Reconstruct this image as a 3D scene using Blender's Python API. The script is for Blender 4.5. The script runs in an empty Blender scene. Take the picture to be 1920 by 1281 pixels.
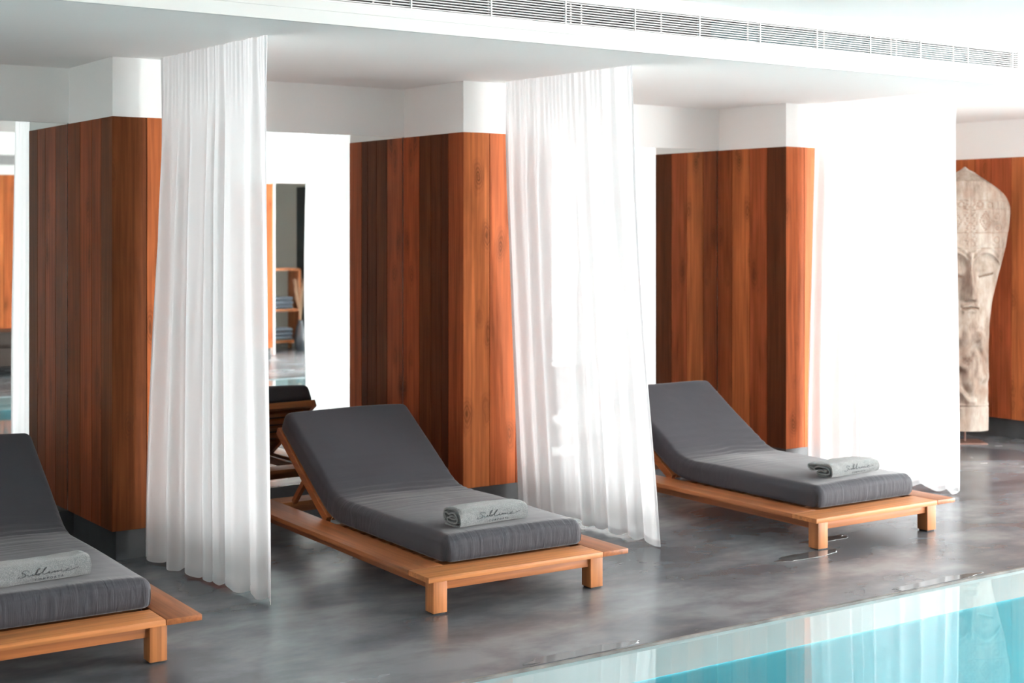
import bpy, bmesh, math, random
from mathutils import Vector, Matrix, noise

random.seed(7)
SC = bpy.context.scene
COL = SC.collection
PI = math.pi

# ------------------------------------------------------------------ helpers
def tag(o, label=None, cat=None, group=None, kind=None):
    if label: o['label'] = label
    if cat: o['category'] = cat
    if group: o['group'] = group
    if kind: o['kind'] = kind
    return o

def empty(name, loc, rz=0.0):
    o = bpy.data.objects.new(name, None)
    o.empty_display_size = 0.1
    COL.objects.link(o)
    o.location = loc
    o.rotation_euler = (0, 0, rz)
    return o

class MB:
    """collects polygons for one mesh object"""
    def __init__(self):
        self.v = []; self.f = []; self.tone = []; self.seed = []
        self.ct = 0.5; self.cs = 0.5
    def poly(self, pts):
        b = len(self.v)
        self.v += [tuple(p) for p in pts]
        self.f.append(tuple(range(b, b + len(pts))))
        self.tone.append(self.ct); self.seed.append(self.cs)
    def grid(self, rows, closed_u=False, flip=False):
        b = len(self.v); nr = len(rows); nc = len(rows[0])
        for r in rows: self.v += [tuple(p) for p in r]
        for i in range(nr - 1):
            for j in range(nc if closed_u else nc - 1):
                k = (j + 1) % nc
                q = (b + i*nc + j, b + i*nc + k, b + (i+1)*nc + k, b + (i+1)*nc + j)
                self.f.append(q[::-1] if flip else q)
                self.tone.append(self.ct); self.seed.append(self.cs)
    def box(self, x0, x1, y0, y1, z0, z1, bev=0.0, M=None, tone=None, seed=None):
        if tone is not None: self.ct = tone
        self.cs = random.random() if seed is None else seed
        bm = bmesh.new()
        bmesh.ops.create_cube(bm, size=1)
        for v in bm.verts:
            v.co = Vector(((x0+x1)/2 + v.co.x*(x1-x0), (y0+y1)/2 + v.co.y*(y1-y0), (z0+z1)/2 + v.co.z*(z1-z0)))
        if bev > 0:
            bmesh.ops.bevel(bm, geom=bm.edges[:], offset=bev, segments=2, profile=0.6, affect='EDGES')
        self.bm(bm, M); bm.free()
    def bm(self, bm, M=None):
        b = len(self.v)
        bm.verts.index_update()
        for v in bm.verts:
            self.v.append(tuple(M @ v.co if M else v.co))
        for f in bm.faces:
            self.f.append(tuple(b + v.index for v in f.verts))
            self.tone.append(self.ct); self.seed.append(self.cs)
    def tube(self, pts, r, n=8, closed=False):
        pts = [Vector(p) for p in pts]
        rows = []; N = len(pts); up = Vector((0.013, 0.027, 1)).normalized(); prev = None
        for i, p in enumerate(pts):
            a = pts[(i-1) % N] if (closed or i > 0) else p
            c = pts[(i+1) % N] if (closed or i < N-1) else p
            t = (c - a)
            t = t.normalized() if t.length > 1e-9 else Vector((1, 0, 0))
            if prev is None:
                s = t.cross(up)
                if s.length < 0.05: s = t.cross(Vector((1, 0, 0)))
            else:
                s = prev - t*prev.dot(t)
            s.normalize(); prev = s
            w = s.cross(t)
            rr = r[i] if isinstance(r, (list, tuple)) else r
            rows.append([p + (s*math.cos(2*PI*k/n) + w*math.sin(2*PI*k/n))*rr for k in range(n)])
        if closed: rows.append(rows[0])
        self.grid(rows, closed_u=True)
        if not closed:
            self.poly(rows[0]); self.poly(rows[-1][::-1])
    def build(self, name, mat, parent=None, smooth=False, angle=40, merge=True):
        me = bpy.data.meshes.new(name)
        me.from_pydata(self.v, [], self.f)
        at = me.attributes.new('tone', 'FLOAT', 'FACE'); at.data.foreach_set('value', self.tone)
        at = me.attributes.new('seed', 'FLOAT', 'FACE'); at.data.foreach_set('value', self.seed)
        bm = bmesh.new(); bm.from_mesh(me)
        if merge: bmesh.ops.remove_doubles(bm, verts=bm.verts[:], dist=1e-5)
        bmesh.ops.recalc_face_normals(bm, faces=bm.faces[:])
        if smooth:
            for f in bm.faces: f.smooth = True
            for e in bm.edges:
                if len(e.link_faces) == 2 and e.calc_face_angle(0) > math.radians(angle): e.smooth = False
        bm.to_mesh(me); bm.free()
        me.materials.append(mat)
        o = bpy.data.objects.new(name, me)
        COL.objects.link(o)
        if parent: o.parent = parent
        return o

def struct(name, mb, mat, label=None, **k):
    o = mb.build(name, mat, **k)
    o['kind'] = 'structure'
    if label: o['label'] = label
    return o

def catmull(pts, n=8, closed=False):
    P = [Vector(p) for p in pts]; out = []; N = len(P)
    for i in range(N if closed else N-1):
        if closed: p0, p1, p2, p3 = P[(i-1) % N], P[i], P[(i+1) % N], P[(i+2) % N]
        else: p0, p1, p2, p3 = P[max(i-1, 0)], P[i], P[i+1], P[min(i+2, N-1)]
        for k in range(n):
            t = k/n
            out.append(0.5*((2*p1) + (p2-p0)*t + (2*p0-5*p1+4*p2-p3)*t*t + (3*p1-p0-3*p2+p3)*t**3))
    if not closed: out.append(P[-1])
    return out

def interp(tab, x):
    if x <= tab[0][0]: return tab[0][1]
    for (a, b), (c, d) in zip(tab, tab[1:]):
        if x <= c: return b + (d-b)*(x-a)/(c-a)
    return tab[-1][1]

def sstep(a, b, x):
    t = max(0.0, min(1.0, (x-a)/(b-a))); return t*t*(3-2*t)

# ------------------------------------------------------------------ materials
def srgb(r, g, b):
    f = lambda c: (c/255/12.92) if c/255 <= 0.04045 else ((c/255+0.055)/1.055)**2.4
    return (f(r), f(g), f(b), 1)

def newmat(name):
    m = bpy.data.materials.new(name); m.use_nodes = True
    nt = m.node_tree
    for n in list(nt.nodes): nt.nodes.remove(n)
    out = nt.nodes.new('ShaderNodeOutputMaterial')
    return m, nt, out
def N(nt, t, **k):
    n = nt.nodes.new(t)
    for a, b in k.items():
        if a in ('inp',):
            for i, v in b.items(): n.inputs[i].default_value = v
        else: setattr(n, a, b)
    return n
def L(nt, a, b): nt.links.new(a, b)

def simple(name, col, rough=0.5, metal=0.0, bump=0.0, bscale=200.0, var=0.0, vscale=4.0, spec=0.5, stretch=(1, 1, 1), sheen=0.0):
    m, nt, out = newmat(name)
    p = N(nt, 'ShaderNodeBsdfPrincipled')
    p.inputs['Base Color'].default_value = col
    p.inputs['Roughness'].default_value = rough
    p.inputs['Metallic'].default_value = metal
    p.inputs['Specular IOR Level'].default_value = spec
    if sheen:
        p.inputs['Sheen Weight'].default_value = sheen
        p.inputs['Sheen Roughness'].default_value = 0.5
    tc = N(nt, 'ShaderNodeTexCoord'); mp = N(nt, 'ShaderNodeMapping')
    mp.inputs['Scale'].default_value = stretch
    L(nt, tc.outputs['Object'], mp.inputs['Vector'])
    if var > 0:
        nz = N(nt, 'ShaderNodeTexNoise'); nz.inputs['Scale'].default_value = vscale; nz.inputs['Detail'].default_value = 6
        L(nt, mp.outputs[0], nz.inputs['Vector'])
        hs = N(nt, 'ShaderNodeHueSaturation'); hs.inputs['Color'].default_value = col
        mr = N(nt, 'ShaderNodeMapRange'); mr.inputs['From Min'].default_value = 0.3; mr.inputs['From Max'].default_value = 0.7
        mr.inputs['To Min'].default_value = 1-var; mr.inputs['To Max'].default_value = 1+var
        L(nt, nz.outputs['Fac'], mr.inputs['Value']); L(nt, mr.outputs[0], hs.inputs['Value'])
        L(nt, hs.outputs[0], p.inputs['Base Color'])
    if bump > 0:
        nz = N(nt, 'ShaderNodeTexNoise'); nz.inputs['Scale'].default_value = bscale; nz.inputs['Detail'].default_value = 4
        L(nt, mp.outputs[0], nz.inputs['Vector'])
        b = N(nt, 'ShaderNodeBump'); b.inputs['Strength'].default_value = bump; b.inputs['Distance'].default_value = 0.01
        L(nt, nz.outputs['Fac'], b.inputs['Height']); L(nt, b.outputs[0], p.inputs['Normal'])
    L(nt, p.outputs[0], out.inputs[0])
    return m

def wood(name, stops, axis='Z', rough=0.45, grain=60.0, knots=True, knotcol=(0.10, 0.03, 0.012, 1), spec=0.35):
    """plank timber: colour by the plank's own 'tone', streaks along the grain, knots"""
    m, nt, out = newmat(name)
    p = N(nt, 'ShaderNodeBsdfPrincipled'); p.inputs['Roughness'].default_value = rough
    p.inputs['Specular IOR Level'].default_value = spec
    tc = N(nt, 'ShaderNodeTexCoord')
    at = N(nt, 'ShaderNodeAttribute', attribute_name='tone'); sd = N(nt, 'ShaderNodeAttribute', attribute_name='seed')
    off = N(nt, 'ShaderNodeVectorMath', operation='SCALE'); off.inputs[0].default_value = (17.3, 9.1, 31.7)
    L(nt, sd.outputs['Fac'], off.inputs['Scale'])
    add = N(nt, 'ShaderNodeVectorMath', operation='ADD'); L(nt, tc.outputs['Object'], add.inputs[0]); L(nt, off.outputs[0], add.inputs[1])
    def mapped(a, l):
        mp = N(nt, 'ShaderNodeMapping')
        s = [a, a, a]; s['XYZ'.index(axis)] = l
        mp.inputs['Scale'].default_value = s
        L(nt, add.outputs[0], mp.inputs['Vector']); return mp
    m1 = mapped(grain, 1.6)
    n1 = N(nt, 'ShaderNodeTexNoise'); n1.inputs['Scale'].default_value = 1.0; n1.inputs['Detail'].default_value = 5; n1.inputs['Distortion'].default_value = 0.6
    L(nt, m1.outputs[0], n1.inputs['Vector'])
    m2 = mapped(7.0, 0.9)
    n2 = N(nt, 'ShaderNodeTexNoise'); n2.inputs['Scale'].default_value = 1.0; n2.inputs['Detail'].default_value = 4; n2.inputs['Distortion'].default_value = 1.2
    L(nt, m2.outputs[0], n2.inputs['Vector'])
    # wavy cathedral figure
    n3 = N(nt, 'ShaderNodeTexWave', wave_type='BANDS', bands_direction='X' if axis != 'X' else 'Y')
    n3.inputs['Scale'].default_value = 2.2; n3.inputs['Distortion'].default_value = 9.0; n3.inputs['Detail'].default_value = 3; n3.inputs['Detail Scale'].default_value = 0.8
    m3 = mapped(4.0, 0.6); L(nt, m3.outputs[0], n3.inputs['Vector'])
    ramp = N(nt, 'ShaderNodeValToRGB')
    while len(ramp.color_ramp.elements) < len(stops): ramp.color_ramp.elements.new(0.5)
    for e, (pos, c) in zip(ramp.color_ramp.elements, stops): e.position = pos; e.color = c
    L(nt, at.outputs['Fac'], ramp.inputs[0])
    def mr(src, a, b, f0=0.25, f1=0.75):
        r = N(nt, 'ShaderNodeMapRange'); r.inputs['From Min'].default_value = f0; r.inputs['From Max'].default_value = f1
        r.inputs['To Min'].default_value = a; r.inputs['To Max'].default_value = b
        L(nt, src, r.inputs['Value']); return r.outputs[0]
    v1 = mr(n1.outputs['Fac'], 0.70, 1.22); v2 = mr(n2.outputs['Fac'], 0.68, 1.28); v3 = mr(n3.outputs['Fac'], 0.93, 1.06, 0, 1)
    mu = N(nt, 'ShaderNodeMath', operation='MULTIPLY'); L(nt, v1, mu.inputs[0]); L(nt, v2, mu.inputs[1])
    mu2 = N(nt, 'ShaderNodeMath', operation='MULTIPLY'); L(nt, mu.outputs[0], mu2.inputs[0]); L(nt, v3, mu2.inputs[1])
    hs = N(nt, 'ShaderNodeHueSaturation'); L(nt, ramp.outputs[0], hs.inputs['Color']); L(nt, mu2.outputs[0], hs.inputs['Value'])
    col = hs.outputs[0]
    if knots:
        m4 = mapped(7.5, 3.2)
        vo = N(nt, 'ShaderNodeTexVoronoi'); vo.inputs['Scale'].default_value = 1.0; vo.inputs['Randomness'].default_value = 1.0
        nd = N(nt, 'ShaderNodeTexNoise'); nd.inputs['Scale'].default_value = 1.8; nd.inputs['Detail'].default_value = 4
        L(nt, m4.outputs[0], nd.inputs['Vector'])
        ds = N(nt, 'ShaderNodeVectorMath', operation='MULTIPLY_ADD'); ds.inputs[1].default_value = (0.35, 0.35, 0.35)
        L(nt, nd.outputs['Color'], ds.inputs[0]); L(nt, m4.outputs[0], ds.inputs[2])
        L(nt, ds.outputs[0], vo.inputs['Vector'])
        k = mr(vo.outputs['Distance'], 0.8, 0.0, 0.03, 0.36)
        sep = N(nt, 'ShaderNodeSeparateColor'); L(nt, vo.outputs['Color'], sep.inputs[0])
        gt = N(nt, 'ShaderNodeMath', operation='GREATER_THAN'); gt.inputs[1].default_value = 0.2; L(nt, sep.outputs[0], gt.inputs[0])
        fq = N(nt, 'ShaderNodeMath', operation='MULTIPLY'); fq.inputs[1].default_value = 85.0; L(nt, vo.outputs['Distance'], fq.inputs[0])
        sn = N(nt, 'ShaderNodeMath', operation='SINE'); L(nt, fq.outputs[0], sn.inputs[0])
        rg = mr(sn.outputs[0], 0.45, 1.15, -1, 1)
        kr = N(nt, 'ShaderNodeMath', operation='MULTIPLY'); L(nt, k, kr.inputs[0]); L(nt, rg, kr.inputs[1])
        km = N(nt, 'ShaderNodeMath', operation='MULTIPLY'); L(nt, kr.outputs[0], km.inputs[0]); L(nt, gt.outputs[0], km.inputs[1])
        mx = N(nt, 'ShaderNodeMix', data_type='RGBA'); L(nt, km.outputs[0], mx.inputs[0])
        L(nt, col, mx.inputs[6]); mx.inputs[7].default_value = knotcol
        col = mx.outputs[2]
    L(nt, col, p.inputs['Base Color'])
    b = N(nt, 'ShaderNodeBump'); b.inputs['Strength'].default_value = 0.12; b.inputs['Distance'].default_value = 0.004
    L(nt, n1.outputs['Fac'], b.inputs['Height']); L(nt, b.outputs[0], p.inputs['Normal'])
    L(nt, p.outputs[0], out.inputs[0])
    return m

M = {}
M['plaster'] = simple('white_plaster', (0.92, 0.915, 0.90, 1), 0.75, bump=0.03, bscale=40, spec=0.2)
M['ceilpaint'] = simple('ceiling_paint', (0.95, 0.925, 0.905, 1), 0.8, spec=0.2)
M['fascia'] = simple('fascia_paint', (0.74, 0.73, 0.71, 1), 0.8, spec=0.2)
M['ventwhite'] = simple('vent_enamel', (0.82, 0.79, 0.78, 1), 0.45)
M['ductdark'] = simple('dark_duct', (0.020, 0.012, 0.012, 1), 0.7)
M['ductreflection'] = simple('painted_pool_reflection', (0.05, 0.17, 0.20, 1), 0.6, var=0.2, vscale=2)  # teal is the pool's reflection put into the colour
M['plinth'] = simple('dark_cement', (0.06, 0.062, 0.066, 1), 0.5, var=0.35, vscale=5)
M['frame'] = simple('window_metal', (0.5, 0.51, 0.52, 1), 0.4)
M['cladding'] = wood('red_cedar_boards', [(0.0, (0.085, 0.024, 0.011, 1)), (0.3, (0.155, 0.045, 0.015, 1)), (0.6, (0.40, 0.090, 0.033, 1)), (1.0, (0.52, 0.155, 0.050, 1))], 'Z', 0.5, 55, spec=0.06)
M['teak_x'] = wood('teak_across', [(0, (0.28, 0.085, 0.024, 1)), (1, (0.50, 0.19, 0.058, 1))], 'X', 0.5, 70, knots=False)
M['teak_y'] = wood('teak_along', [(0, (0.20, 0.056, 0.018, 1)), (1, (0.46, 0.165, 0.052, 1))], 'Y', 0.42, 70, knots=False)
M['teak_z'] = wood('teak_upright', [(0, (0.26, 0.078, 0.024, 1)), (1, (0.50, 0.19, 0.06, 1))], 'Z', 0.5, 70, knots=False)
M['shelfwood'] = wood('shelf_wood', [(0, (0.2, 0.07, 0.03, 1)), (1, (0.45, 0.17, 0.06, 1))], 'Z', 0.5, 50, knots=False)
M['pad'] = simple('black_glide', (0.02, 0.02, 0.02, 1), 0.7)
M['thread'] = simple('charcoal_thread', (0.035, 0.038, 0.045, 1), 0.8)
M['seam'] = simple('seam_tape', (0.012, 0.012, 0.014, 1), 0.8)
M['rust'] = simple('rusty_steel', (0.22, 0.12, 0.09, 1), 0.6, var=0.3, vscale=12)
M['dark_leather'] = simple('dark_upholstery', (0.03, 0.016, 0.010, 1), 0.5)
M['blackdoor'] = simple('black_paint', (0.006, 0.010, 0.014, 1), 0.5)
M['greywall'] = simple('grey_wall', (0.80, 0.79, 0.75, 1), 0.8)
M['twig'] = simple('dry_twig', (0.42, 0.30, 0.20, 1), 0.8)
M['bluetowel'] = simple('blue_grey_terry', (0.18, 0.22, 0.27, 1), 0.95, bump=0.4, bscale=300)
M['vase'] = simple('dark_glaze', (0.04, 0.05, 0.06, 1), 0.3)
M['outside'] = simple('terrace_stone', (0.7, 0.69, 0.66, 1), 0.8)

# towel terry
def terry():
    m, nt, out = newmat('grey_terry')
    p = N(nt, 'ShaderNodeBsdfPrincipled'); p.inputs['Roughness'].default_value = 0.95; p.inputs['Specular IOR Level'].default_value = 0.1
    p.inputs['Sheen Weight'].default_value = 0.35
    tc = N(nt, 'ShaderNodeTexCoord')
    n = N(nt, 'ShaderNodeTexNoise'); n.inputs['Scale'].default_value = 260; n.inputs['Detail'].default_value = 3; L(nt, tc.outputs['Object'], n.inputs['Vector'])
    n2 = N(nt, 'ShaderNodeTexNoise'); n2.inputs['Scale'].default_value = 700; n2.inputs['Detail'].default_value = 2; L(nt, tc.outputs['Object'], n2.inputs['Vector'])
    ad = N(nt, 'ShaderNodeMath', operation='ADD'); L(nt, n.outputs['Fac'], ad.inputs[0]); L(nt, n2.outputs['Fac'], ad.inputs[1])
    r = N(nt, 'ShaderNodeValToRGB'); r.color_ramp.elements[0].position = 0.7; r.color_ramp.elements[0].color = (0.095, 0.10, 0.10, 1)
    r.color_ramp.elements[1].position = 1.3; r.color_ramp.elements[1].color = (0.23, 0.235, 0.232, 1)
    mr = N(nt, 'ShaderNodeMapRange'); mr.inputs['From Min'].default_value = 0.75; mr.inputs['From Max'].default_value = 1.25
    L(nt, ad.outputs[0], mr.inputs['Value'])
    r.color_ramp.elements[0].position = 0.0; r.color_ramp.elements[1].position = 1.0
    L(nt, mr.outputs[0], r.inputs[0]); L(nt, r.outputs[0], p.inputs['Base Color'])
    b = N(nt, 'ShaderNodeBump'); b.inputs['Strength'].default_value = 0.5; b.inputs['Distance'].default_value = 0.004
    L(nt, ad.outputs[0], b.inputs['Height']); L(nt, b.outputs[0], p.inputs['Normal'])
    L(nt, p.outputs[0], out.inputs[0]); return m
M['terry'] = terry()

def cotton():
    m, nt, out = newmat('charcoal_cotton')
    p = N(nt, 'ShaderNodeBsdfPrincipled'); p.inputs['Roughness'].default_value = 0.75; p.inputs['Specular IOR Level'].default_value = 0.25
    p.inputs['Base Color'].default_value = (0.046, 0.0455, 0.053, 1)
    p.inputs['Sheen Weight'].default_value = 0.2; p.inputs['Sheen Roughness'].default_value = 0.35
    tc = N(nt, 'ShaderNodeTexCoord')
    # soft crosswise creases where the mattress bends
    mp = N(nt, 'ShaderNodeMapping'); mp.inputs['Scale'].default_value = (2.2, 26, 8); L(nt, tc.outputs['Object'], mp.inputs['Vector'])
    n = N(nt, 'ShaderNodeTexNoise'); n.inputs['Scale'].default_value = 1.0; n.inputs['Detail'].default_value = 3; n.inputs['Distortion'].default_value = 0.8
    L(nt, mp.outputs[0], n.inputs['Vector'])
    sx = N(nt, 'ShaderNodeSeparateXYZ'); L(nt, tc.outputs['Object'], sx.inputs[0])
    a = N(nt, 'ShaderNodeMapRange', interpolation_type='SMOOTHSTEP'); a.inputs['From Min'].default_value = 0.55; a.inputs['From Max'].default_value = 0.95; L(nt, sx.outputs['Y'], a.inputs['Value'])
    c = N(nt, 'ShaderNodeMapRange', interpolation_type='SMOOTHSTEP'); c.inputs['From Min'].default_value = 1.2; c.inputs['From Max'].default_value = 1.5
    c.inputs['To Min'].default_value = 0.8; c.inputs['To Max'].default_value = 0; L(nt, sx.outputs['Y'], c.inputs['Value'])
    w = N(nt, 'ShaderNodeMath', operation='MULTIPLY'); L(nt, a.outputs[0], w.inputs[0]); L(nt, c.outputs[0], w.inputs[1])
    h = N(nt, 'ShaderNodeMath', operation='MULTIPLY'); L(nt, n.outputs['Fac'], h.inputs[0]); L(nt, w.outputs[0], h.inputs[1])
    # vertical gathers on the foot end
    mp2 = N(nt, 'ShaderNodeMapping'); mp2.inputs['Scale'].default_value = (42, 6, 5); L(nt, tc.outputs['Object'], mp2.inputs['Vector'])
    n2 = N(nt, 'ShaderNodeTexNoise'); n2.inputs['Scale'].default_value = 1.0; n2.inputs['Detail'].default_value = 3; n2.inputs['Distortion'].default_value = 1.0
    L(nt, mp2.outputs[0], n2.inputs['Vector'])
    d = N(nt, 'ShaderNodeMapRange', interpolation_type='SMOOTHSTEP'); d.inputs['From Min'].default_value = 0.17; d.inputs['From Max'].default_value = 0.24
    d.inputs['To Min'].default_value = 0.6; d.inputs['To Max'].default_value = 0; L(nt, sx.outputs['Y'], d.inputs['Value'])
    h2 = N(nt, 'ShaderNodeMath', operation='MULTIPLY'); L(nt, n2.outputs['Fac'], h2.inputs[0]); L(nt, d.outputs[0], h2.inputs[1])
    hh = N(nt, 'ShaderNodeMath', operation='ADD'); L(nt, h.outputs[0], hh.inputs[0]); L(nt, h2.outputs[0], hh.inputs[1])
    b = N(nt, 'ShaderNodeBump'); b.inputs['Strength'].default_value = 0.4; b.inputs['Distance'].default_value = 0.015
    L(nt, hh.outputs[0], b.inputs['Height'])
    n3 = N(nt, 'ShaderNodeTexNoise'); n3.inputs['Scale'].default_value = 7; n3.inputs['Detail'].default_value = 2; L(nt, tc.outputs['Object'], n3.inputs['Vector'])
    b2 = N(nt, 'ShaderNodeBump'); b2.inputs['Strength'].default_value = 0.15; b2.inputs['Distance'].default_value = 0.02
    L(nt, n3.outputs['Fac'], b2.inputs['Height']); L(nt, b.outputs[0], b2.inputs['Normal'])
    L(nt, b2.outputs[0], p.inputs['Normal'])
    L(nt, p.outputs[0], out.inputs[0]); return m
M['cotton'] = cotton()

def sheer(name, clear, tr=0.44):
    m, nt, out = newmat(name)
    di = N(nt, 'ShaderNodeBsdfDiffuse'); di.inputs['Color'].default_value = (0.86, 0.86, 0.865, 1)
    tl = N(nt, 'ShaderNodeBsdfTranslucent'); tl.inputs['Color'].default_value = (0.765, 0.765, 0.775, 1)
    tp = N(nt, 'ShaderNodeBsdfTransparent')
    m1 = N(nt, 'ShaderNodeMixShader'); m1.inputs[0].default_value = tr
    L(nt, di.outputs[0], m1.inputs[1]); L(nt, tl.outputs[0], m1.inputs[2])
    m2 = N(nt, 'ShaderNodeMixShader')
    # the weave closes up when seen at a slant
    lw = N(nt, 'ShaderNodeLayerWeight'); lw.inputs['Blend'].default_value = 0.35
    mr = N(nt, 'ShaderNodeMapRange'); mr.inputs['From Min'].default_value = 0; mr.inputs['From Max'].default_value = 0.8
    mr.inputs['To Min'].default_value = 1-clear; mr.inputs['To Max'].default_value = 1.0
    L(nt, lw.outputs['Facing'], mr.inputs['Value']); L(nt, mr.outputs[0], m2.inputs[0])
    L(nt, tp.outputs[0], m2.inputs[1]); L(nt, m1.outputs[0], m2.inputs[2])
    L(nt, m2.outputs[0], out.inputs[0]); return m
M['sheer'] = sheer('sheer_voile', 0.055)
M['hem'] = sheer('sheer_voile_doubled', 0.05)

def schlick(nt, f0):
    lw = N(nt, 'ShaderNodeLayerWeight'); lw.inputs['Blend'].default_value = 0.5
    pw = N(nt, 'ShaderNodeMath', operation='POWER'); pw.inputs[1].default_value = 5.0; L(nt, lw.outputs['Facing'], pw.inputs[0])
    ma = N(nt, 'ShaderNodeMath', operation='MULTIPLY_ADD'); ma.inputs[1].default_value = 1-f0; ma.inputs[2].default_value = f0; L(nt, pw.outputs[0], ma.inputs[0])
    return ma

def mirror():
    m, nt, out = newmat('mirror_glass')
    g = N(nt, 'ShaderNodeBsdfGlossy'); g.inputs['Color'].default_value = (0.90, 0.93, 0.92, 1); g.inputs['Roughness'].default_value = 0.0
    L(nt, g.outputs[0], out.inputs[0]); return m
M['mirror'] = mirror()

def water():
    m, nt, out = newmat('pool_water')
    tp = N(nt, 'ShaderNodeBsdfTransparent'); tp.inputs['Color'].default_value = (0.92, 0.985, 0.985, 1)
    g = N(nt, 'ShaderNodeBsdfGlossy'); g.inputs['Roughness'].default_value = 0.0; g.inputs['Color'].default_value = (1, 1, 1, 1)
    fr = schlick(nt, 0.022)
    tc = N(nt, 'ShaderNodeTexCoord'); n = N(nt, 'ShaderNodeTexNoise'); n.inputs['Scale'].default_value = 1.3; n.inputs['Detail'].default_value = 1
    L(nt, tc.outputs['Object'], n.inputs['Vector'])
    b = N(nt, 'ShaderNodeBump'); b.inputs['Strength'].default_value = 0.03; b.inputs['Distance'].default_value = 0.02
    L(nt, n.outputs['Fac'], b.inputs['Height']); L(nt, b.outputs[0], g.inputs['Normal'])
    mx = N(nt, 'ShaderNodeMixShader'); L(nt, fr.outputs[0], mx.inputs[0]); L(nt, tp.outputs[0], mx.inputs[1]); L(nt, g.outputs[0], mx.inputs[2])
    L(nt, mx.outputs[0], out.inputs[0]); return m
M['water'] = water()

def glass():
    m, nt, out = newmat('window_glass')
    tp = N(nt, 'ShaderNodeBsdfTransparent'); tp.inputs['Color'].default_value = (0.97, 0.98, 0.98, 1)
    g = N(nt, 'ShaderNodeBsdfGlossy'); g.inputs['Roughness'].default_value = 0.0
    fr = schlick(nt, 0.04)
    mx = N(nt, 'ShaderNodeMixShader'); L(nt, fr.outputs[0], mx.inputs[0]); L(nt, tp.outputs[0], mx.inputs[1]); L(nt, g.outputs[0], mx.inputs[2])
    L(nt, mx.outputs[0], out.inputs[0]); return m
M['glass'] = glass()

def concrete():
    m, nt, out = newmat('polished_cement')
    p = N(nt, 'ShaderNodeBsdfPrincipled'); p.inputs['Specular IOR Level'].default_value = 0.5
    tc = N(nt, 'ShaderNodeTexCoord')
    mp = N(nt, 'ShaderNodeMapping'); mp.inputs['Scale'].default_value = (0.8, 1.3, 1); mp.inputs['Rotation'].default_value = (0, 0, 0.3)
    L(nt, tc.outputs['Object'], mp.inputs['Vector'])
    n = N(nt, 'ShaderNodeTexNoise'); n.inputs['Scale'].default_value = 1.3; n.inputs['Detail'].default_value = 5; n.inputs['Roughness'].default_value = 0.5; n.inputs['Distortion'].default_value = 0.5
    L(nt, mp.outputs[0], n.inputs['Vector'])
    n2 = N(nt, 'ShaderNodeTexNoise'); n2.inputs['Scale'].default_value = 4.2; n2.inputs['Detail'].default_value = 10; n2.inputs['Roughness'].default_value = 0.6; n2.inputs['Distortion'].default_value = 0.2
    L(nt, mp.outputs[0], n2.inputs['Vector'])
    ad = N(nt, 'ShaderNodeMath', operation='ADD'); L(nt, n.outputs['Fac'], ad.inputs[0])
    hf = N(nt, 'ShaderNodeMath', operation='MULTIPLY'); hf.inputs[1].default_value = 0.5; L(nt, n2.outputs['Fac'], hf.inputs[0]); L(nt, hf.outputs[0], ad.inputs[1])
    mr = N(nt, 'ShaderNodeMapRange'); mr.inputs['From Min'].default_value = 0.60; mr.inputs['From Max'].default_value = 0.90; L(nt, ad.outputs[0], mr.inputs['Value'])
    r = N(nt, 'ShaderNodeValToRGB'); e = r.color_ramp.elements
    e[0].position = 0.0; e[0].color = (0.084, 0.091, 0.103, 1); e[1].position = 1.0; e[1].color = (0.225, 0.236, 0.250, 1)
    q = e.new(0.5); q.color = (0.140, 0.150, 0.162, 1)
    L(nt, mr.outputs[0], r.inputs[0])
    L(nt, r.outputs[0], p.inputs['Base Color'])
    rr = N(nt, 'ShaderNodeMapRange'); rr.inputs['To Min'].default_value = 0.22; rr.inputs['To Max'].default_value = 0.30
    L(nt, n.outputs['Fac'], rr.inputs['Value']); L(nt, rr.outputs[0], p.inputs['Roughness'])
    L(nt, p.outputs[0], out.inputs[0]); return m
M['concrete'] = concrete()
M['lip'] = simple('pale_pool_render', (0.60, 0.58, 0.57, 1), 0.6, var=0.06, vscale=3)
M['edge'] = simple('worn_shadowed_slab_edge', (0.14, 0.13, 0.12, 1), 0.7, var=0.5, vscale=9)  # dark tone also holds the lip's painted shadow line

def tiles():
    m, nt, out = newmat('teal_mosaic')
    p = N(nt, 'ShaderNodeBsdfPrincipled'); p.inputs['Roughness'].default_value = 0.5
    tc = N(nt, 'ShaderNodeTexCoord'); n = N(nt, 'ShaderNodeTexNoise'); n.inputs['Scale'].default_value = 1.2; n.inputs['Detail'].default_value = 3
    L(nt, tc.outputs['Object'], n.inputs['Vector'])
    r = N(nt, 'ShaderNodeValToRGB'); e = r.color_ramp.elements
    e[0].position = 0.3; e[0].color = (0.045, 0.27, 0.33, 1); e[1].position = 0.7; e[1].color = (0.07, 0.36, 0.42, 1)
    L(nt, n.outputs['Fac'], r.inputs[0]); L(nt, r.outputs[0], p.inputs['Base Color'])
    L(nt, p.outputs[0], out.inputs[0]); return m
M['tiles'] = tiles()

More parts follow.
